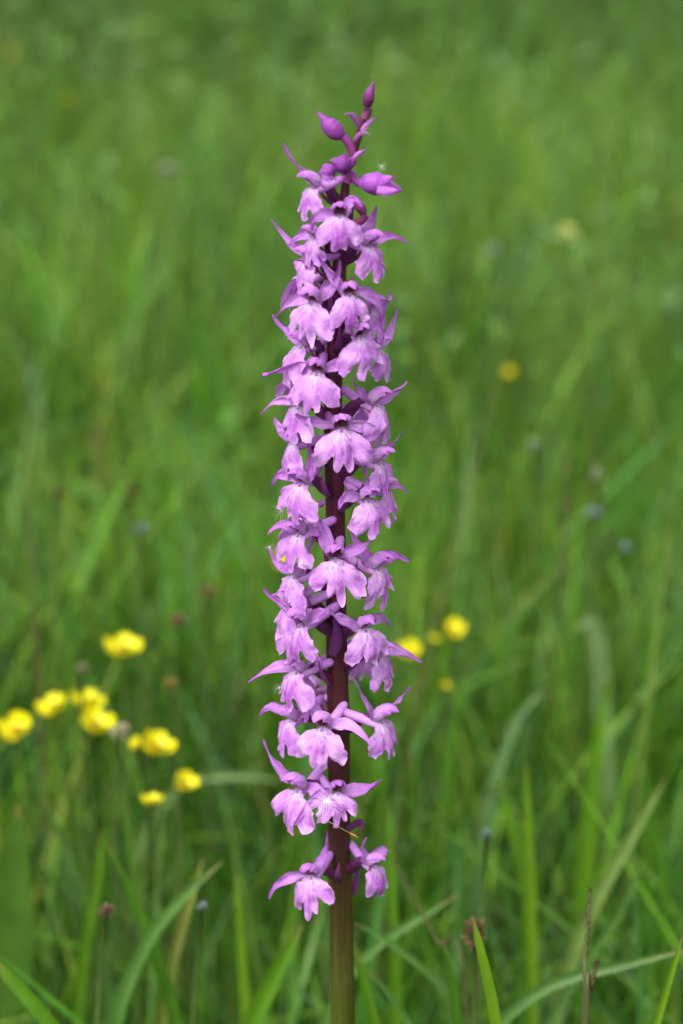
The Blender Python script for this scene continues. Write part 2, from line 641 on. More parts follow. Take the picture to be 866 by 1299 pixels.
# ------------------------------------------------------------------ the orchid
MM = 0.001
LILAC = (0.455, 0.175, 0.58)
PALE = (0.63, 0.375, 0.72)
DEEP = (0.33, 0.060, 0.42)
WHITE = (0.76, 0.67, 0.80)
MAROON = (0.075, 0.016, 0.042)
STEMPX = [(467, 134, 6.5), (461, 152, 8), (455, 172, 9), (449, 192, 9.5), (441, 212, 10), (438, 232, 11), (436, 262, 13), (433, 300, 16), (430, 340, 19),
          (427, 390, 21), (424.5, 440, 22), (422, 500, 23), (422, 560, 24), (424, 620, 25), (425, 655, 26), (426, 720, 26.5),
          (427, 790, 27.5), (428, 855, 28.5), (430, 950, 29.5), (430, 1055, 29.5), (432, 1150, 30), (433.5, 1230, 30.5), (434.5, 1299, 31)]
SP = [at_y(a, b, 0.0) for a, b, c in STEMPX]
SR = [c * 0.5 * (p - CAM).length / FPX * 0.985 for (a, b, c), p in zip(STEMPX, SP)]
SP += [Vector((0.001, 0.0, 0.22)), Vector((0.0005, 0, 0.1)), Vector((0, 0, -0.004))]
SR += [0.0030, 0.0034, 0.0038]


def stem_at(z):
    for i in range(len(SP) - 1):
        if SP[i].z >= z >= SP[i + 1].z:
            t = (SP[i].z - z) / (SP[i].z - SP[i + 1].z)
            return SP[i].lerp(SP[i + 1], t), SR[i] + (SR[i + 1] - SR[i]) * t
    return SP[0].copy(), SR[0]


orchid = empty('orchid', (0, 0, 0))
tag(orchid, 'tall wild orchid with a dense spike of lilac pink flowers on a dark purple stem', 'orchid')


def build_stem():
    mb = MB()
    n = len(SP) - 1

    def rad(t):
        x = t * n
        i = min(int(x), n - 1)
        return SR[i] + (SR[i + 1] - SR[i]) * (x - i)

    def col(t):
        z = catmull(SP, t).z
        top, mid, low, low2 = (0.085, 0.010, 0.040), (0.082, 0.009, 0.036), (0.052, 0.013, 0.011), (0.052, 0.066, 0.008)
        if z > 0.50:
            return lerp3(mid, top, min(1, (z - 0.50) / 0.03))
        if z > 0.40:
            return lerp3(low, mid, (z - 0.40) / 0.10)
        return lerp3(low2, low, min(1, max(0, (z - 0.325) / 0.05)))
    tube(mb, lambda t: catmull(SP, t), rad, col, n=150, seg=28, lumpy=0.10)
    mb.build('stem', M_STEM, orchid)


build_stem()

LIP_R = [(0, 7.2), (5, 8.2), (10, 8.6), (14, 8.1), (18, 6.8), (21, 5.5), (24, 5.7), (28, 7.4), (34, 8.6), (43, 8.9), (53, 8.0), (63, 6.4), (73, 4.2), (83, 2.2), (95, 1.2), (118, 0.7)]


def make_lip(s, rnd, fold, kick, width=1.0, wilt=0.0):
    mb = MB()
    na, nr = 84, 13
    sd = rnd.uniform(0, 99)
    asym = rnd.uniform(0.88, 1.12)
    notch = rnd.uniform(0.0, 1.6)
    curl = rnd.uniform(-0.6, 1.0)
    sin_d = rnd.uniform(0.95, 1.25)
    rows = []
    for i in range(nr + 1):
        q = i / nr
        row = []
        for j in range(na + 1):
            th = -118 + 236 * j / na
            a = abs(th)
            rr = interp(LIP_R, a)
            if a < 6:
                rr -= notch * (1 - a / 6)
            if 15 < a < 27:
                rr *= 1 - (1 - 1 / sin_d) * (1 - abs(a - 21) / 6) if sin_d > 1 else 1
            rr *= asym if th > 0 else 2 - asym
            rr *= 1 + (0.09 * noise.noise(Vector((th * 0.10 + sd, 0, 0))) + 0.065 * noise.noise(Vector((th * 0.33 + sd, 5, 0)))) * min(1, q * 1.2)
            r = rr * (0.06 + 0.94 * q)
            x = r * math.sin(R(th)) * width
            dn = r * math.cos(R(th))
            # fold the sides back, kick the lip forward first and then down
            xb = x
            k = 0.125 * fold
            ang = k * x
            x2 = math.sin(ang) / k if k > 1e-4 else x
            back = (1 - math.cos(ang)) / k if k > 1e-4 else 0
            prof = kick * (1 - math.exp(-max(dn, 0) / 2.6)) - 0.020 * max(dn, 0) ** 2 * (0.5 + curl * 0.5)
            y = -prof + back
            z = -dn
            # ridge along the middle, ruffles at the margin
            y -= 0.35 * math.exp(-(xb / 1.3) ** 2) * min(1, r / 3)
            amp = q * q
            y += amp * (1.5 * noise.noise(Vector((x * 0.36 + sd, z * 0.36, 1.0))) + 0.65 * noise.noise(Vector((x * 0.9, z * 0.9 + sd, 4.0))))
            z += amp * 0.3 * noise.noise(Vector((x * 0.5, z * 0.5, sd)))
            # pigment
            c = lerp3(LILAC, PALE, max(0, min(1, 0.62 + 1.0 * noise.noise(Vector((x * 0.25 + sd, z * 0.25, 9))))))
            if q > 0.86:
                c = lerp3(c, PALE, (q - 0.86) / 0.14 * 0.6)
            mid = math.exp(-(xb / 2.1) ** 2) * (1 - 0.7 * q * q)
            c = lerp3(c, DEEP, 0.95 * mid * max(0, min(1, (r - 2.0) / 2)) * (0.6 + 0.8 * noise.noise(Vector((x, z * 0.6, sd)))))
            wh = math.exp(-(r / 1.7) ** 2)
            c = lerp3(c, WHITE, 0.85 * wh)
            if 0.9 < r < 5.0 and abs(xb) < 2.0 and noise.noise(Vector((x * 1.9 + sd, z * 1.9, 3))) > 0.33:
                c = lerp3(c, (0.26, 0.035, 0.28), 0.65)
            if wilt and q > 0.6:
                b = max(0, noise.noise(Vector((th * 0.05 + sd, q * 3, 2)))) * wilt * (q - 0.6) / 0.4
                c = lerp3(c, (0.22, 0.10, 0.06), min(0.9, b * 2.2))
            row.append((Vector((x2, y, z)) * (s * MM), c, (j / na, q)))
        rows.append(row)
    mb.grid(rows)
    return mb


W_SEPAL = [(0, 0.42), (0.12, 0.75), (0.32, 1.0), (0.50, 0.86), (0.66, 0.56), (0.80, 0.34), (0.92, 0.22), (1, 0.12)]
W_HOOD = [(0, 0.55), (0.2, 0.95), (0.45, 1.0), (0.7, 0.8), (0.9, 0.38), (1, 0.10)]
W_BRACT = [(0, 0.75), (0.2, 1.0), (0.5, 0.75), (0.8, 0.32), (1, 0.04)]


def make_flower(px, py, az=None, s=1.0, pitch=8, roll=0, fold=1.0, kick=2.6, rad=11.0, sl=None, sr=None,
                lip=1.0, lipw=1.0, hood=1.0, spur=1.0, behind=False, dz=-4.5, bract=True, seed=None):
    s *= 0.97
    rnd = random.Random(seed if seed is not None else int(px * 131 + py * 17))
    p0 = at_y(px, py, 0)
    ax, sr_ = stem_at(p0.z)
    dx = (p0.x - ax.x)
    if az is None:
        az = math.degrees(math.asin(max(-0.97, min(0.97, dx / (rad * MM)))))
    y = -rad * MM * math.cos(R(az))
    pos = at_y(px, py, y)
    if az < -12 and sr is None:
        sr = (rnd.uniform(40, 82), rnd.uniform(0.1, 0.6), rnd.uniform(6, 7.8))
    if az > 12 and sl is None:
        sl = (rnd.uniform(40, 82), rnd.uniform(0.1, 0.6), rnd.uniform(6, 7.8))
    if abs(az) > 40 and abs(az) < 90:
        out = (rnd.uniform(-18, 26), rnd.uniform(-0.9, -0.2), rnd.uniform(7.0, 10.2))
        if az < 0:
            sl = out
        else:
            sr = out
        hood *= 1.03
    hood *= 0.93
    fl = empty('flower', pos, orchid)
    rot = Matrix.Rotation(R(az), 4, 'Z') @ Matrix.Rotation(R(-pitch), 4, 'X') @ Matrix.Rotation(R(roll), 4, 'Y')
    fl.rotation_euler = rot.to_euler()
    inv = (Matrix.Translation(pos) @ rot).inverted()
    sd = rnd.uniform(0, 99)
    global LILAC, PALE
    keep = (LILAC, PALE)
    dk = max(0, min(1, (420 - py) / 230)) * 0.55 + rnd.uniform(-0.22, 0.34)
    if dk > 0:
        LILAC, PALE = lerp3(LILAC, DEEP, dk * 0.55), lerp3(PALE, LILAC, dk * 0.8)
    else:
        LILAC = lerp3(LILAC, PALE, -dk * 2)
    # lip
    make_lip(s * lip * 1.02, rnd, fold * rnd.uniform(0.45, 0.95), kick * rnd.uniform(0.8, 1.2), lipw * 0.98, max(0.0, min(1.0, (py - 820) / 250))).build('lip', M_PETAL, fl)
    S = s * MM

    def sc(pts):
        return [Vector(p) * S for p in pts]

    tint = rnd.uniform(-0.15, 0.25)

    def hoodcol(q, t):
        c = lerp3(PALE, LILAC, min(1, max(0, 0.05 + 0.65 * t - tint)))
        c = lerp3(WHITE, c, min(1, 0.35 + t))
        c = lerp3(c, DEEP, 0.45 * max(0, t - 0.55) / 0.45)
        g = 0.22 * math.exp(-(q / 0.15) ** 2)
        return lerp3(c, DEEP, g)

    # hood: the upper sepal arching over the throat
    mb = MB()
    hh = hood
    petal(mb, sc([(0, 2.2, 0.8), (0, 1.2, 4.4 * hh), (0, -2.8 * hh, 5.0 * hh), (rnd.uniform(-.6, .6), -4.6 * hh, rnd.uniform(2.2, 3.0) * hh)]), (0, 0, -1), 2.5 * S * hh, W_HOOD,
          1.25, hoodcol, nu=14, nv=16, ripple=0.6 * S, seed=sd)
    mb.build('hood', M_PETAL, fl)
    # two inner petals closing the sides of the hood
    for sx in (-1, 1):
        mb = MB()
        petal(mb, sc([(0.9 * sx, 1.6, 0.2), (2.3 * sx, 0.4, 2.8 * hh), (2.2 * sx, -1.9 * hh, 3.6 * hh), (1.2 * sx, -3.4 * hh, 2.4 * hh)]), (-sx, 0, -0.35), 1.5 * S * hh, W_HOOD,
              0.8, hoodcol, nu=10, nv=12, ripple=0.25 * S, seed=sd + sx)
        mb.build('petal', M_PETAL, fl)
    # two spreading outer sepals with turned tips
    for sx, spec in ((-1, sl), (1, sr)):
        if spec is None:
            spec = (rnd.uniform(-8, 66), rnd.uniform(-0.2, 0.5), rnd.uniform(7.0, 9.4))
        el, bk, ln = spec
        d = Vector((math.cos(R(el)) * sx, bk, math.sin(R(el)))).normalized()
        b = Vector((0.9 * sx, 1.7, 0.8))
        curlup = rnd.choice((-0.5, -0.3, 0.35, 0.6)) + rnd.uniform(-0.15, 0.15)
        side = Vector((rnd.uniform(-.3, .3), rnd.uniform(-0.5, 0.2), curlup))
        p1 = b + d * ln * 0.38 + Vector((0, -0.9, 0.5))
        p2 = b + d * ln * 0.78 + Vector((0, -0.3, 0.2))
        p3 = b + d * ln * 1.0 + side * ln * 1.0
        mb = MB()

        def sepcol(q, t):
            c = lerp3(PALE, LILAC, min(1, max(0, 0.25 + 0.8 * t - tint + 0.3 * noise.noise(Vector((q + sd, t * 3, 0))))))
            c = lerp3(c, DEEP, 0.5 * max(0, (t - 0.6) / 0.4))
            if abs(q) > 0.8:
                c = lerp3(c, DEEP, 0.25)
            return c
        petal(mb, sc([b, p1, p2, p3]), (-0.1 * sx, -1, 0.15), 1.65 * S * rnd.uniform(0.85, 1.15), W_SEPAL, rnd.uniform(0.3, 1.15), sepcol,
              nu=10, nv=20, twist=rnd.uniform(-1.2, 1.4), ripple=0.9 * S, seed=sd + 3 * sx, roll=rnd.uniform(-0.4, 0.4))
        mb.build('sepal', M_PETAL, fl)
    # spur: pale blunt tube running back and up past the stem
    mb = MB()
    off = rnd.choice((-1, 1)) * rnd.uniform(0.8, 2.2)
    sp = sc([(0, 0.3, -0.5), (0.2 * off, 3.2, -0.2), (0.8 * off, 6.2, 1.6 + rnd.uniform(-.8, 1)), (1.4 * off, 9.6 * spur, 3.2 + rnd.uniform(-1.2, 2))])
    tube(mb, lambda t: bez(sp, t), lambda t: S * (1.25 - 0.25 * t) * (math.sqrt(max(0.0, 1 - max(0, (t - 0.88) / 0.12) ** 2)) if t > 0.88 else 1.0) + 1e-5,
         lambda t: lerp3(PALE, LILAC, 0.2 + 0.6 * t), n=18, seg=12)
    mb.build('spur', M_TUBE, fl)
    # column: the dark knob and pale throat under the hood
    mb = MB()
    cp = sc([(0, 1.6, 0.6), (0, 0.6, 1.6), (0, -0.6, 1.5)])
    tube(mb, lambda t: bez(cp, t), lambda t: S * (0.75 - 0.25 * t), lambda t: lerp3((0.42, 0.36, 0.16), (0.10, 0.02, 0.05), min(1, t * 1.3)), n=8, seg=8)
    petal(mb, sc([(0, 0.2, -0.9), (0, 1.5, 0.2), (0, 1.8, 1.8), (0, 1.0, 3.6)]), (0, -1, 0), 1.7 * S, W_HOOD, 0.9,
          lambda q, t: lerp3((0.55, 0.46, 0.30), (0.20, 0.07, 0.08), min(1, t * 1.5 + 0.2 * abs(q))), nu=8, nv=8)
    mb.build('column', M_TUBE, fl)
    # ovary: dark purple stalk from the stem to the back of the flower
    aw, ar = stem_at(max(0.30, pos.z + dz * MM))
    rdir = Vector((math.sin(R(az)), -math.cos(R(az)), 0))
    w0 = aw + rdir * ar * 0.6
    w3 = (Matrix.Translation(pos) @ rot) @ (Vector((0, 2.2, 1.2)) * S)
    w1 = w0 + rdir * 0.003 + Vector((0, 0, 0.002))
    w2 = w3 - rdir * 0.0025 + Vector((0, 0, -0.0003))
    op = [inv @ w for w in (w0, w1, w2, w3)]
    mb = MB()
    tube(mb, lambda t: bez(op, t), lambda t: MM * (1.0 + 0.25 * math.sin(t * math.pi) - 0.1 * t), lambda t: lerp3((0.075, 0.010, 0.045), (0.11, 0.018, 0.10), t), n=12, seg=10, lumpy=0.15)
    mb.build('ovary', M_STEM, fl)
    # bract at the foot of the stalk
    if bract:
        mb = MB()
        sgn = rnd.choice((-1, 1))
        perp = Vector((-rdir.y, rdir.x, 0)) * sgn
        b0 = w0 - Vector((0, 0, 0.0012))
        bp = [inv @ w for w in (b0, b0 + rdir * 0.0035 + perp * 0.0012 + Vector((0, 0, 0.001)), b0 + rdir * 0.005 + perp * 0.002 + Vector((0, 0, 0.0045)), b0 + rdir * 0.0062 + perp * 0.003 + Vector((0, 0, 0.0085)))]
        nn = inv.to_3x3() @ (Vector((0, 0, 1)) - rdir * 0.8)
        petal(mb, bp, nn, 1.5 * MM, W_BRACT, 0.9, lambda q, t: lerp3((0.13, 0.025, 0.10), (0.24, 0.05, 0.22), t), nu=6, nv=10, seed=sd)
        mb.build('bract', M_STEM, fl)
    LILAC, PALE = keep
    return fl


# every flower the photograph shows: pixel of its throat, then how it is turned
FLOWERS = [
    dict(px=397, py=238, az=-62, s=0.82, hood=1.15, sl=(20, 0.0, 6), sr=(40, 0.2, 6), fold=1.3),
    dict(px=431, py=275, s=0.86, sl=(-8, 0.0, 8.0), sr=(62, 0.2, 7.2)),
    dict(px=398, py=303, az=-58, s=0.82, sl=(12, 0.1, 8)),
    dict(px=468, py=313, az=52, s=0.86, hood=1.15, fold=1.4, sr=(14, 0.0, 8)),
    dict(px=391, py=331, az=-66, s=0.85, sl=(20, 0, 9), fold=1.3),
    dict(px=396, py=385, s=0.95, az=-32, hood=1.15, sl=(-12, 0.2, 9.0), pitch=4),
    dict(px=443, py=375, s=0.88, lipw=0.8, sr=(-14, 0.1, 10.5), sl=(50, 0.1, 7.5)),
    dict(px=471, py=393, az=66, s=0.85, fold=1.4),
    dict(px=457, py=429, s=0.95, az=30, hood=1.1, sr=(5, 0.2, 8.5)),
    dict(px=479, py=444, az=70, s=0.85, sr=(8, 0.0, 8.5)),
    dict(px=383, py=440, az=-72, s=0.95, kick=3.5, sl=(-10, 0.1, 9)),
    dict(px=402, py=474, s=1.0, az=-20, sr=(14, 0.1, 9), sl=(0, 0.2, 9)),
    dict(px=379, py=517, s=0.92, az=-48, sl=(25, 0.2, 8)),
    dict(px=476, py=514, az=62, s=0.95, hood=1.15, fold=1.6, sr=(10, 0.0, 9)),
    dict(px=433, py=546, s=1.05, az=8, sl=(2, 0.1, 8.5), sr=(-6, 0.05, 9), pitch=12, lipw=1.04),
    dict(px=373, py=562, az=-68, s=0.95, sl=(18, -0.1, 10), fold=1.5, spur=1.1),
    dict(px=479, py=588, az=60, s=0.9, hood=1.2, sr=(30, 0.0, 8.5)),
    dict(px=381, py=615, s=0.98, az=-42, sl=(25, 0.2, 8), pitch=8),
    dict(px=466, py=635, s=0.98, az=40, sl=(15, 0.1, 7.5), sr=(50, 0.2, 8.5), pitch=8),
    dict(px=486, py=622, az=72, s=0.85),
    dict(px=379, py=679, az=-46, s=0.95, sl=(22, 0.1, 9), sr=(25, 0.1, 8), hood=1.1),
    dict(px=425, py=711, s=1.05, az=0, sl=(74, 0.2, 8), sr=(10, 0.3, 8), pitch=12),
    dict(px=479, py=722, az=58, s=0.98, hood=1.15, fold=1.7, sr=(42, 0.0, 9), spur=1.2, lipw=0.9),
    dict(px=374, py=732, az=-64, s=0.95, sl=(14, -0.05, 9.5)),
    dict(px=373, py=764, az=-76, s=0.98, kick=4),
    dict(px=381, py=794, s=1.05, az=-42, sr=(42, 0.1, 9), sl=(10, 0.3, 8), hood=1.15),
    dict(px=463, py=799, s=0.98, az=34, sl=(18, 0.1, 8), sr=(10, 0.2, 8), hood=1.05),
    dict(px=483, py=833, az=64, s=0.95, fold=1.5, kick=1.5),
    dict(px=377, py=853, az=-52, s=0.98, fold=1.5, sl=(20, 0.0, 8)),
    dict(px=369, py=914, az=-58, s=0.98, fold=1.9, lipw=0.8, sl=(16, -0.05, 9.5)),
    dict(px=409, py=925, s=1.05, az=-18, sl=(70, 0.1, 7), sr=(8, 0.05, 8.2), hood=1.2, pitch=10),
    dict(px=483, py=916, az=56, s=1.0, hood=1.2, sr=(0, 0.0, 9.5), sl=(65, 0.1, 8.5), fold=1.5),
    dict(px=378, py=1003, az=-44, s=1.1, sl=(40, 0.0, 8.5), sr=(5, 0.0, 8), hood=1.1),
    dict(px=428, py=1008, s=0.95, az=14, sl=(-20, 0.0, 9), sr=(-12, 0.0, 9.5), lip=0.85, pitch=20),
    dict(px=395, py=1113, az=-22, s=1.0, roll=-12, sl=(-10, -0.15, 12), sr=(50, 0.1, 8), fold=1.5),
    dict(px=473, py=1099, az=50, s=0.92, sr=(8, 0.0, 8), sl=(70, 0.1, 6), fold=1.8, lipw=0.75, hood=1.1),
]
for f in FLOWERS:
    make_flower(**f)
# flowers on the far side of the spike, showing between the near ones
for k, (py, az) in enumerate([(300, 150), (350, -140), (470, -130), (540, 150), (655, -135),
                              (770, -140), (830, 160), (880, -155)]):
    px = 426 + 62 * math.sin(R(az))
    make_flower(px, py, az=az, s=0.9, bract=False)


# buds and small bracts at the top of the spike
def bud(tip, base, wpx, pedicel, colour, y=-0.002, split=0.0):
    b = empty('bud', (0, 0, 0), orchid)
    T, B = at_y(*tip, y), at_y(*base, y)
    b.location = B
    L = T - B
    w = wpx * (B - CAM).length / FPX * 0.5
    s1 = L.normalized().cross(Vector((0, 1, 0))).normalized()
    bend = s1 * (0.10 * L.length)

    def fn(t):
        return L * t + bend * math.sin(t * math.pi) * 0.6
    tab = [(0, 0.30), (0.15, 0.80), (0.38, 1.0), (0.6, 0.88), (0.8, 0.5), (0.93, 0.2), (1, 0.03)]
    mb = MB()
    tube(mb, fn, lambda t: w * interp(tab, t), lambda t: lerp3(colour, lerp3(colour, DEEP, 0.9), max(0, t - 0.4)), n=18, seg=18, lumpy=0.16, seed=tip[0])
    mb.build('bud_body', M_TUBE, b)
    # three sepals wrapping the bud, their edges standing slightly proud
    for k in range(3):
        a = k * 2.1 + 0.5
        n0 = Quaternion(L.normalized(), a) @ Vector((0, -1, 0))
        rows = MB()
        pts = []
        for t in (0.02, 0.33, 0.7, 1.06):
            pts.append(fn(min(t, 1)) + n0 * (w * (interp(tab, min(t, 1)) * 1.06 + split * t)) + L * max(0, t - 1) * 2)
        petal(rows, pts, -n0, w * 0.95, W_HOOD, 1.15, lambda q, t: lerp3(lerp3(colour, PALE, 0.15), DEEP, 0.55 * abs(q) ** 3 + 0.35 * t * t), nu=8, nv=12, ripple=w * 0.06, seed=a + tip[1])
        rows.build('sepal', M_PETAL, b)
    P = [at_y(*p, y) - B for p in pedicel]
    mb = MB()
    tube(mb, lambda t: catmull(P, t), lambda t: 0.0009 - 0.0001 * t, lambda t: lerp3(colour, (0.2, 0.03, 0.13), t), n=12, seg=10)
    mb.build('ovary', M_TUBE, b)
    return b


def small_bract(tip, mid, base, wpx, c0, c1, y=-0.002):
    b = at_y(*base, y)
    P = [Vector((0, 0, 0)), at_y(*mid, y) - b, at_y(*tip, y - 0.002) - b]
    w = wpx * 0.5 * DIST / FPX
    mb = MB()
    petal(mb, P, (0, -1, 0.6), w, W_BRACT, -0.9, lambda q, t: lerp3(c0, c1, t), nu=8, nv=12, twist=0.5, ripple=w * 0.3, seed=tip[0])
    o = mb.build('bract', M_PETAL, orchid)
    o.location = b


bud((473, 107), (466, 137), 15, [(466, 138), (466, 142), (463, 150)], (0.11, 0.014, 0.085))
bud((406, 145), (436, 174), 24, [(434, 171), (441, 180), (445, 188), (447, 194)], (0.20, 0.035, 0.23))
bud((421, 204), (447, 208), 25, [(446, 208), (447, 202), (443, 212)], (0.13, 0.018, 0.16), y=-0.006, split=0.05)
bud((405, 221), (423, 212), 20, [(422, 212), (432, 214), (439, 218)], (0.24, 0.05, 0.30), y=-0.003)
bud((503, 241), (456, 232), 29, [(458, 234), (450, 228), (446, 220), (440, 232)], (0.28, 0.065, 0.38), y=-0.004, split=0.14)
small_bract((500, 224), (492, 228), (470, 226), 16, (0.42, 0.14, 0.50), (0.40, 0.10, 0.48), y=-0.005)
small_bract((509, 241), (498, 244), (478, 240), 14, (0.46, 0.17, 0.54), (0.36, 0.09, 0.44), y=-0.009)
bud((463, 190), (446, 204), 7, [(446, 204), (444, 207), (442, 212)], (0.32, 0.11, 0.38), y=-0.003)
bud((452, 250), (463, 272), 13, [(463, 272), (458, 280), (440, 288)], (0.14, 0.025, 0.09), y=-0.006)


small_bract((436, 146), (447, 138), (456, 160), 9, (0.22, 0.04, 0.2), (0.42, 0.15, 0.48))
small_bract((478, 148), (468, 153), (458, 166), 8, (0.45, 0.2, 0.5), (0.5, 0.22, 0.58))
small_bract((469, 171), (458, 162), (450, 178), 7, (0.3, 0.07, 0.3), (0.42, 0.15, 0.48))
small_bract((422, 785), (434, 800), (421, 832), 19, (0.12, 0.03, 0.14), (0.17, 0.045, 0.24), y=-0.0045)
small_bract((455, 1060), (470, 1030), (440, 1052), 12, (0.13, 0.03, 0.10), (0.16, 0.035, 0.13), y=-0.003)
small_bract((453, 1075), (456, 1110), (447, 1136), 10, (0.16, 0.03, 0.15), (0.32, 0.09, 0.35), y=0.001)


# ------------------------------------------------------------------ things in the meadow
def strip_blade(pts, wpx, colour, label, dist, group=None, name='blade_of_grass', cat='grass blade', fold=0.5, dist_end=None, tail=True, wtab=None, tipcol=None):
    """pts: pixels from tip to the lowest visible point; carries on down to the ground as a real blade"""
    n = len(pts)
    d1 = dist if dist_end is None else dist_end
    y0 = at_d(*pts[0], dist).y
    y1 = y0 + (d1 - dist)
    P = [at_y(a, b, y0 + (y1 - y0) * i / max(1, n - 1)) for i, (a, b) in enumerate(pts)]
    if tail:
        d = P[-1] - P[-2]
        step = d.length
        k = max(2, int(math.ceil(P[-1].z / step)))
        dz = P[-1].z / k
        sx = max(-2.5, min(2.5, d.x / max(1e-4, -d.z if d.z < 0 else 1e-4))) * dz
        for i in range(1, k + 1):
            sx *= 0.62
            P.append(Vector((P[-1].x + sx, P[-1].y, P[-1].z - dz)))
        P[-1].z = -0.003
    vis = 0.0
    base = P[-1].copy()
    base.z = 0
    Q = [p - base for p in P]
    w = wpx * dist / FPX * 0.5
    nv = 12 + 6 * n
    vt = (n - 1) / (len(P) - 1)
    if wtab is None:
        wtab = [(0, 0.03), (vt * 0.12, 0.35), (vt * 0.4, 0.8), (vt * 0.9, 1.0), (1, 0.75)]
    rows = []
    cd = (CM.to_3x3() @ Vector((0, 0, 1)))
    sd = pts[0][0] * 0.37
    for i in range(nv + 1):
        t = i / nv
        p = catmull(Q, t)
        d = (catmull(Q, min(t + .01, 1)) - catmull(Q, max(t - .01, 0))).normalized()
        a = 0.6 * noise.noise(Vector((sd, t * 2.2, 0)))
        s = Quaternion(d, a) @ d.cross(cd).normalized()
        nn = s.cross(d)
        ww = w * interp(wtab, t)
        c = lerp3(tipcol or (0.17, 0.14, 0.045), colour, min(1, t * (50 + 20 * math.sin(sd))))
        row = []
        for j, q in enumerate((-1, -0.5, 0, 0.5, 1)):
            row.append((p + s * (q * ww) + nn * (abs(q) * ww * fold), c, (j / 4, t)))
        rows.append(row)
    mb = MB()
    mb.grid(rows)
    o = mb.build(name, M_LEAF)
    o.location = base
    tag(o, label, cat, group, 'thing')
    return o


LIME = (0.105, 0.21, 0.010)
FRESH = (0.072, 0.175, 0.009)
MIDG = (0.050, 0.14, 0.010)
GREY = (0.066, 0.150, 0.030)
GB = 'single grass blades standing out of the meadow'
for args in [
    ([(599, 1160), (607, 1195), (618, 1240), (630, 1299)], 15, LIME, 'sharp bright green blade with a pointed tip in front of the brown seed head', 0.52),
    ([(868, 1180), (857, 1215), (845, 1255), (832, 1299)], 10, LIME, 'thin bright green blade at the bottom right corner', 0.53),
    ([(880, 1203), (830, 1214), (780, 1226), (720, 1240), (675, 1262), (638, 1292)], 17, GREY, 'broad pale blade arching low across the bottom right', 0.60),
    ([(258, 1086), (247, 1120), (232, 1170), (215, 1235)], 14, (0.16, 0.19, 0.04), 'yellowish upright blade crossing the broad slanting blade at the lower left', 0.66),
    ([(283, 1092), (240, 1130), (196, 1180), (165, 1240), (148, 1290)], 20, GREY, 'broad grey green blade slanting to the lower left', 0.64),
    ([(134, 1068), (160, 1120), (182, 1175), (205, 1235), (222, 1299)], 18, MIDG, 'broad blade slanting down to the right under the buttercups', 0.65),
    ([(128, 1050), (124, 1110), (112, 1170), (103, 1235)], 15, FRESH, 'upright fresh green blade beside the pink brown seed head', 0.72),
    ([(-12, 1210), (20, 1250), (70, 1305)], 20, FRESH, 'bright blade slanting across the bottom left corner', 0.57),
    ([(667, 968), (669, 1050), (672, 1140), (674, 1240)], 16, LIME, 'straight lime blade standing right of the pale blue flower', 0.70),
    ([(632, 990), (645, 1045), (662, 1105), (668, 1170)], 17, FRESH, 'blade leaning right to meet the straight lime blade', 0.72),
    ([(772, 855), (757, 950), (745, 1060), (738, 1160)], 26, FRESH, 'broad bright upright blade right of the middle of the meadow', 0.80),
    ([(845, 985), (805, 1055), (765, 1125), (730, 1200)], 19, (0.12, 0.19, 0.045), 'long blade slanting down left from the right edge', 0.70),
    ([(692, 872), (660, 905), (640, 950), (622, 1005), (612, 1060)], 17, (0.10, 0.19, 0.07), 'pale grey green blade bowed to the right above the blue flower', 0.86),
    ([(730, 800), (744, 785), (756, 800), (762, 860), (766, 960)], 24, (0.14, 0.23, 0.09), 'pale bent blade shining near the right middle', 0.95),
    ([(492, 1020), (495, 1100), (499, 1200), (503, 1299)], 17, FRESH, 'straight fresh blade just right of the orchid stem', 0.66),
    ([(447, 1190), (460, 1240), (475, 1299)], 13, FRESH, 'short blade touching the right side of the orchid stem foot', 0.60),
    ([(384, 1172), (362, 1212), (335, 1262), (318, 1305)], 26, FRESH, 'broad bright blade just left of the orchid stem foot', 0.64),
    ([(580, 1134), (545, 1156), (505, 1180), (470, 1205)], 13, GREY, 'grey green blade leaning away right of the orchid stem', 0.66),
    ([(446, 1170), (480, 1186), (520, 1215), (560, 1250), (580, 1290)], 11, GREY, 'thin grey blade drooping to the right from behind the stem', 0.62),
    ([(450, 1215), (490, 1255), (520, 1299)], 9, GREY, 'thin grey blade low beside the orchid stem foot', 0.60),
    ([(360, 992), (320, 985), (280, 984), (240, 990), (215, 1010)], 13, (0.12, 0.20, 0.06), 'pale blade lying level beside the small lower buttercups', 0.88),
    ([(298, 1105), (303, 1160), (308, 1220), (312, 1290)], 14, LIME, 'upright lime blade between slanting blades at the lower left', 0.68),
    ([(52, 1005), (85, 1080), (110, 1150), (130, 1230)], 16, GREY, 'grey green blade right of the broad leaf at the left edge', 0.72),
    ([(560, 1190), (572, 1230), (580, 1299)], 12, MIDG, 'short dark blade left of the brown seed head', 0.60),
    ([(160, 985), (135, 1050), (115, 1130), (108, 1180)], 12, FRESH, 'slim blade leaning under the pair of small buttercups', 0.80),
    ([(815, 945), (822, 1020), (838, 1100), (842, 1180)], 16, MIDG, 'mid green blade standing near the right edge', 0.75),
    ([(700, 1290), (740, 1225), (790, 1150), (815, 1090)][::-1], 13, GREY, 'thin slanting blade behind the dark grass spikes', 0.68),
    ([(590, 850), (575, 930), (567, 1010), (560, 1090)], 15, MIDG, 'mid green blade below the right hand buttercups', 0.88),
]:
    pts, w, c, lab, d = args
    strip_blade(pts, w, c, lab, d, GB)

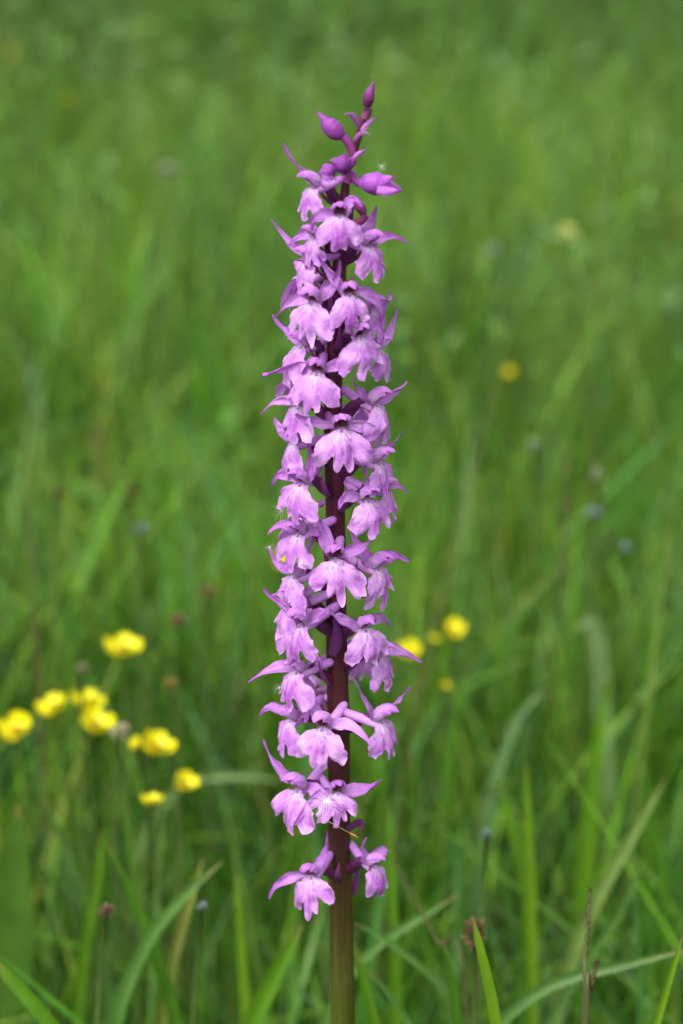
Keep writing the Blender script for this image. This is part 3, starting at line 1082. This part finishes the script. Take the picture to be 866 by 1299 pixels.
# a broad leaf at the left edge
strip_blade([(22, 1022), (18, 1090), (10, 1160), (0, 1230), (-12, 1310)], 84, (0.050, 0.115, 0.014), 'big broad dock like leaf standing at the left edge', 0.70, None, 'dock_plant', 'leaf', 0.25,
            wtab=[(0, 0.05), (0.05, 0.45), (0.2, 0.95), (0.35, 1.0), (0.55, 0.6), (0.7, 0.15), (1, 0.1)])


def thin_stem(mb, top, foot, r, c, sway=0.02, n=12):
    mid = top.lerp(foot, 0.5) + Vector((random.uniform(-sway, sway), random.uniform(-sway, sway), 0))
    P = [top, mid, foot]
    tube(mb, lambda t: bez(P, t), lambda t: r * (0.75 + 0.35 * t), lambda t: c, n=n, seg=6)


# buttercups
YEL = (0.64, 0.60, 0.004)
_bp = MB()
petal(_bp, [(0, 0, 0), (0, 0.0044, 0.0002), (0, 0.0074, 0.0034), (0, 0.0078, 0.0078)], (0, -0.5, 1), 0.0046,
      [(0, 0.2), (0.3, 0.7), (0.7, 1.0), (0.9, 0.85), (1, 0.45)], 0.5, lambda q, t: lerp3((0.60, 0.53, 0.004), YEL, t), nu=6, nv=8, ripple=0.0004)
BP_MESH = _bp.mesh('petal', M_YELLOW)
_cc = MB()
for k in range(40):
    a = k * 2.4
    rr = 0.0003 + 0.0021 * math.sqrt(k / 40)
    p = Vector((math.cos(a) * rr, math.sin(a) * rr, 0.0004))
    q = p * 1.4 + Vector((0, 0, 0.0028 - 0.3 * rr))
    tube(_cc, lambda t: p.lerp(q, t), lambda t: 0.00018 + 0.0002 * t, lambda t: (0.62, 0.42, 0.02), n=2, seg=4)
CC_MESH = _cc.mesh('stamens', M_YELLOW)


def buttercup(px, py, dist, label, s=1.0, tilt=(0.2, 0.0), name='buttercup', group='yellow buttercups in the meadow'):
    zc = 0.29 if px < 300 else 0.25
    s *= 0.78 * clear_d(px, py, dist, zc) / dist
    dist = clear_d(px, py, dist, zc)
    p = at_d(px, py, dist)
    root = empty(name, (p.x + random.uniform(-.02, .02), p.y + random.uniform(0, .03), 0))
    tag(root, label, 'buttercup', group)
    loc = p - Vector(root.location)
    mb = MB()
    thin_stem(mb, loc, Vector((0, 0, -0.003)), 0.0008, (0.09, 0.15, 0.03))
    mb.build('stem', M_LEAF, root)
    rot = Matrix.Rotation(tilt[0] - 0.65 + random.uniform(-0.05, 0.5), 4, 'X') @ Matrix.Rotation(tilt[1], 4, 'Y')
    for k in range(5):
        o = bpy.data.objects.new('petal', BP_MESH)
        COL.objects.link(o)
        o.parent = root
        o.location = loc
        o.scale = (s, s, s)
        o.rotation_euler = (rot @ Matrix.Rotation(k * 2 * math.pi / 5 + random.uniform(-.15, .15), 4, 'Z') @ Matrix.Rotation(random.uniform(-0.3, 0.15), 4, 'X')).to_euler()
    o = bpy.data.objects.new('stamens', CC_MESH)
    COL.objects.link(o)
    o.parent = root
    o.location = loc
    o.scale = (s, s, s)
    o.rotation_euler = rot.to_euler()
    return root


for px, py, d, s, tl, lab in [
    (155, 828, 0.98, 1.15, (0.5, 0.1), 'yellow buttercup standing highest above the cluster at the left'),
    (70, 902, 0.92, 1.0, (0.6, -0.3), 'yellow buttercup left of the touching pair in the left cluster'),
    (108, 898, 0.93, 1.05, (0.5, 0.2), 'yellow buttercup on top of the touching pair in the left cluster'),
    (119, 925, 0.90, 1.1, (0.7, 0.3), 'yellow buttercup below its touching neighbour in the left cluster'),
    (22, 932, 0.90, 1.1, (0.6, -0.1), 'yellow buttercup leftmost of all near the left edge'),
    (196, 953, 0.88, 1.05, (0.6, 0.35), 'wide yellow buttercup right of the pale seed head'),
    (174, 945, 0.90, 0.42, (0.9, -0.5), 'small half open buttercup touching the wide one beside the pale seed head'),
    (232, 998, 0.85, 0.75, (0.6, 0.5), 'small yellow buttercup at the end of the pale level blade'),
    (192, 1019, 0.84, 0.6, (0.4, 0.0), 'smallest yellow buttercup lowest in the left cluster'),
    (575, 801, 1.05, 0.75, (1.0, 0.0), 'bright yellow buttercup upper right of the orchid middle'),
    (519, 829, 1.08, 0.85, (0.9, -0.2), 'yellow buttercup close beside the right flank of the orchid'),
    (550, 813, 1.25, 0.42, (0.8, 0.0), 'faint small buttercup between two brighter ones right of the orchid'),
    (565, 870, 1.15, 0.3, (0.8, 0.0), 'tiny dull buttercup below the others right of the orchid'),
    (645, 473, 1.35, 0.5, (1.1, 0.0), 'lone round yellow flower in the right middle distance'),
    (358, 714, 1.10, 0.8, (0.8, 0.2), 'yellow buttercup peeping out behind the left side of the orchid'),
    (17, 70, 2.6, 0.55, (0.9, 0.0), 'far blurred yellow flower at the top left edge'),
    (86, 127, 2.4, 0.45, (0.9, 0.0), 'far faint yellow flower near the top left'),
]:
    buttercup(px, py, d, lab, s, tl)


# rounded flower or seed heads on stalks
def head_plant(name, cat, px, py, dist, rpx, c1, c2, label, shape='round', group=None, stalk=(0.09, 0.14, 0.035), n=46):
    dist = clear_d(px, py, dist, 0.31)
    p = at_d(px, py, dist)
    root = empty(name, (p.x + random.uniform(-.02, .02), p.y + random.uniform(0, .03), 0))
    tag(root, label, cat, group)
    loc = p - Vector(root.location)
    mb = MB()
    thin_stem(mb, loc, Vector((0, 0, -0.003)), 0.0008, stalk)
    mb.build('stalk', M_LEAF, root)
    r = 0.85 * rpx * dist / FPX
    mb = MB()
    for k in range(n):
        z = 1 - 2 * (k + 0.5) / n
        a = k * 2.39996
        q = math.sqrt(1 - z * z)
        d = Vector((math.cos(a) * q, math.sin(a) * q, z))
        el = 1.5 if shape == 'tall' else 0.8
        b = Vector((d.x * r * 0.5, d.y * r * 0.5, d.z * r * 0.5 * el))
        e = Vector((d.x * r, d.y * r, d.z * r * el + r * 0.25)) * random.uniform(0.8, 1.15)
        sd = random.random() * 9
        c = lerp3(c1, c2, random.random())
        petal(mb, [b, b.lerp(e, 0.5) + d * r * 0.1, e], (0, 0, 1) if abs(d.z) < .8 else (1, 0, 0), r * 0.30, W_HOOD, 0.6, lambda u, t: c, nu=2, nv=4, seed=sd)
    mb.build('flower_head', M_DRY, root).location = loc
    return root


head_plant('plantain', 'plantain', 601, 1187, 0.58, 19, (0.10, 0.055, 0.030), (0.24, 0.15, 0.08), 'brown plantain seed head behind the sharp green blade', 'tall', stalk=(0.10, 0.16, 0.04))
head_plant('dried_herb', 'seed head', 135, 1157, 0.72, 12, (0.14, 0.085, 0.06), (0.22, 0.14, 0.10), 'pink brown seed head low in the grass at the left')
head_plant('dried_herb', 'seed head', 152, 930, 0.92, 15, (0.35, 0.33, 0.20), (0.45, 0.42, 0.30), 'pale greyish seed head between the buttercups')
head_plant('dried_herb', 'seed head', 215, 868, 0.95, 10, (0.25, 0.18, 0.05), (0.35, 0.25, 0.08), 'small ochre seed head right of the highest buttercup')
head_plant('clover', 'clover flower', 262, 752, 1.05, 10, (0.19, 0.08, 0.075), (0.25, 0.13, 0.11), 'dull pink flower head nearest the left side of the orchid')
head_plant('clover', 'clover flower', 226, 789, 1.05, 12, (0.16, 0.08, 0.06), (0.22, 0.12, 0.09), 'dull pink brown flower head just below the other pink one')
head_plant('clover', 'clover flower', 74, 627, 1.25, 11, (0.13, 0.09, 0.045), (0.18, 0.12, 0.06), 'faint reddish flower head left of the blue flower')
head_plant('clover', 'clover flower', 165, 622, 1.28, 10, (0.13, 0.09, 0.04), (0.18, 0.12, 0.06), 'faint reddish flower head above the blue flower')
head_plant('dried_herb', 'seed head', 104, 850, 0.98, 10, (0.18, 0.19, 0.10), (0.28, 0.28, 0.16), 'dim green seed head left of the highest buttercup')
head_plant('meadow_flower', 'wild flower', 720, 299, 1.75, 17, (0.48, 0.52, 0.20), (0.56, 0.60, 0.28), 'cream yellow flower head in the upper right distance')
head_plant('meadow_flower', 'wild flower', 213, 220, 2.0, 17, (0.22, 0.27, 0.17), (0.30, 0.34, 0.24), 'pale cream flower head far off in the upper left')
head_plant('meadow_flower', 'wild flower', 757, 602, 1.15, 9, (0.26, 0.31, 0.19), (0.32, 0.36, 0.25), 'whitish closed flower tip near the right middle', 'tall')
head_plant('meadow_flower', 'wild flower', 678, 567, 1.2, 11, (0.18, 0.23, 0.15), (0.25, 0.30, 0.20), 'pale grey green flower head right of the orchid')
for px, py, d, r, lab in [
    (178, 673, 1.2, 10, 'pale blue flower left of the orchid middle'),
    (256, 1151, 0.72, 8, 'small pale blue flower low in the grass left of the orchid'),
    (617, 1058, 0.75, 8, 'small pale blue flower low in the grass right of the orchid'),
    (625, 320, 1.7, 11, 'faint pale blue flower left of the cream flower head'),
    (793, 696, 1.1, 10, 'bluish flower near the right edge middle'),
    (752, 652, 1.15, 12, 'grey violet flower below the whitish closed tip'),
]:
    head_plant('blue_flower', 'blue flower', px, py, d, r, (0.13, 0.19, 0.20), (0.20, 0.26, 0.30), lab, group='small blue flowers in the grass', n=30)


# dark grass spikes
def grass_spike(pts, dist, wpx, c, label):
    P = [at_d(a, b, dist) for a, b in pts]
    foot = P[-1].copy(); foot.z = -0.003; foot.x += 0.01
    root = empty('grass_spike', (foot.x, foot.y, 0))
    tag(root, label, 'grass spike', 'dark grass spikes')
    off = Vector(root.location)
    Q = [p - off for p in P] + [(P[-1] * 0.5 + foot * 0.5) - off, foot - off]
    mb = MB()
    tube(mb, lambda t: catmull(Q, t), lambda t: 0.0003 + 0.0004 * t, lambda t: (0.10, 0.10, 0.04), n=24, seg=6)
    mb.build('stalk', M_LEAF, root)
    mb = MB()
    nvis = (len(P) - 1) / (len(Q) - 1)
    w = wpx * dist / FPX
    for k in range(34):
        t = 0.01 + nvis * 0.8 * k / 34
        b = catmull(Q, t)
        d = (catmull(Q, max(t - 0.02, 0)) - catmull(Q, t + 0.02)).normalized()
        a = k * 2.4
        o = Vector((math.cos(a), math.sin(a), 0))
        e = b + d * w * 1.5 + o * w * 0.45
        petal(mb, [b, b.lerp(e, .5) + o * w * 0.25, e], o, w * 0.22, W_HOOD, 0.8, lambda u, s: lerp3(c, (0.05, 0.02, 0.02), s * 0.5), nu=2, nv=4, seed=k)
    mb.build('spikelets', M_DRY, root)


grass_spike([(748, 1128), (746, 1170), (742, 1220), (741, 1299)], 0.545, 6, (0.075, 0.035, 0.03), 'taller dark brown grass spike at the bottom right')
grass_spike([(757, 1222), (750, 1255), (744, 1305)], 0.54, 6, (0.085, 0.035, 0.03), 'shorter dark brown grass spike leaning beside the taller one')
grass_spike([(719, 580), (717, 640), (714, 720), (712, 800)], 1.05, 9, (0.10, 0.055, 0.04), 'blurred brown grass spike in the right middle distance')
grass_spike([(125, 550), (122, 600), (120, 660)], 1.2, 10, (0.22, 0.14, 0.08), 'blurred buff grass spike left of the orchid')
grass_spike([(500, 1092), (525, 1140), (555, 1195), (590, 1250)], 0.62, 5, (0.10, 0.06, 0.035), 'thin bent brown stalk right of the lowest orchid flower')


# ------------------------------------------------------------------ wind-blown seeds caught on the orchid
def seed_fluff(px, py, y, rpx, n, label, seedpath=None, spread=1.0, rad=0.000012):
    c = at_y(px, py, y)
    root = empty('seed_fluff', c)
    tag(root, label, 'seed fluff', 'wind blown seeds caught on the orchid')
    mb = MB()
    L = rpx * DIST / FPX
    for k in range(n):
        a = 2 * math.pi * k / n + random.uniform(-0.12, 0.12)
        d = Vector((math.cos(a), -random.uniform(0.1, 0.5), math.sin(a))) * L * random.uniform(0.7, 1.15)
        bend = Vector((random.uniform(-1, 1), 0, random.uniform(-1, 1))) * L * 0.08
        tube(mb, lambda t: d * t + bend * math.sin(t * 3.1), lambda t: rad * (1.3 - t * 0.8), lambda t: (0.8, 0.8, 0.78), n=4, seg=4, cap=False)
    mb.build('hairs', M_HAIR, root)['kind'] = 'stuff'
    if seedpath:
        P = [at_y(a, b, y - 0.001) - c for a, b in seedpath]
        mb = MB()
        tube(mb, lambda t: catmull(P, t), lambda t: 0.00005, lambda t: lerp3((0.6, 0.55, 0.45), (0.35, 0.2, 0.1), t), n=10, seg=6)
        mb.build('stalk', M_DRY, root)
        e, d = P[-1], (P[-1] - P[-2]).normalized()
        mb = MB()
        tube(mb, lambda t: e + d * (0.0026 * t), lambda t: 0.00032 * math.sin(0.2 + t * 2.7), lambda t: (0.28, 0.14, 0.06), n=8, seg=6)
        mb.build('seed', M_DRY, root)


seed_fluff(414, 1015, -0.0165, 21, 38, 'white star of dandelion fluff caught on a low orchid flower', [(414, 1015), (410, 1036), (426, 1047), (442, 1056)], rad=0.000024)
seed_fluff(484, 211, -0.003, 9, 12, 'tiny white fluff in the air right of the top buds')
seed_fluff(357, 648, -0.006, 13, 14, 'tiny white fluff on the left middle flowers')
seed_fluff(342, 694, -0.003, 10, 12, 'faint white fluff off the left side below the middle')
seed_fluff(354, 872, -0.003, 11, 14, 'faint white fluff left of the lower flowers')
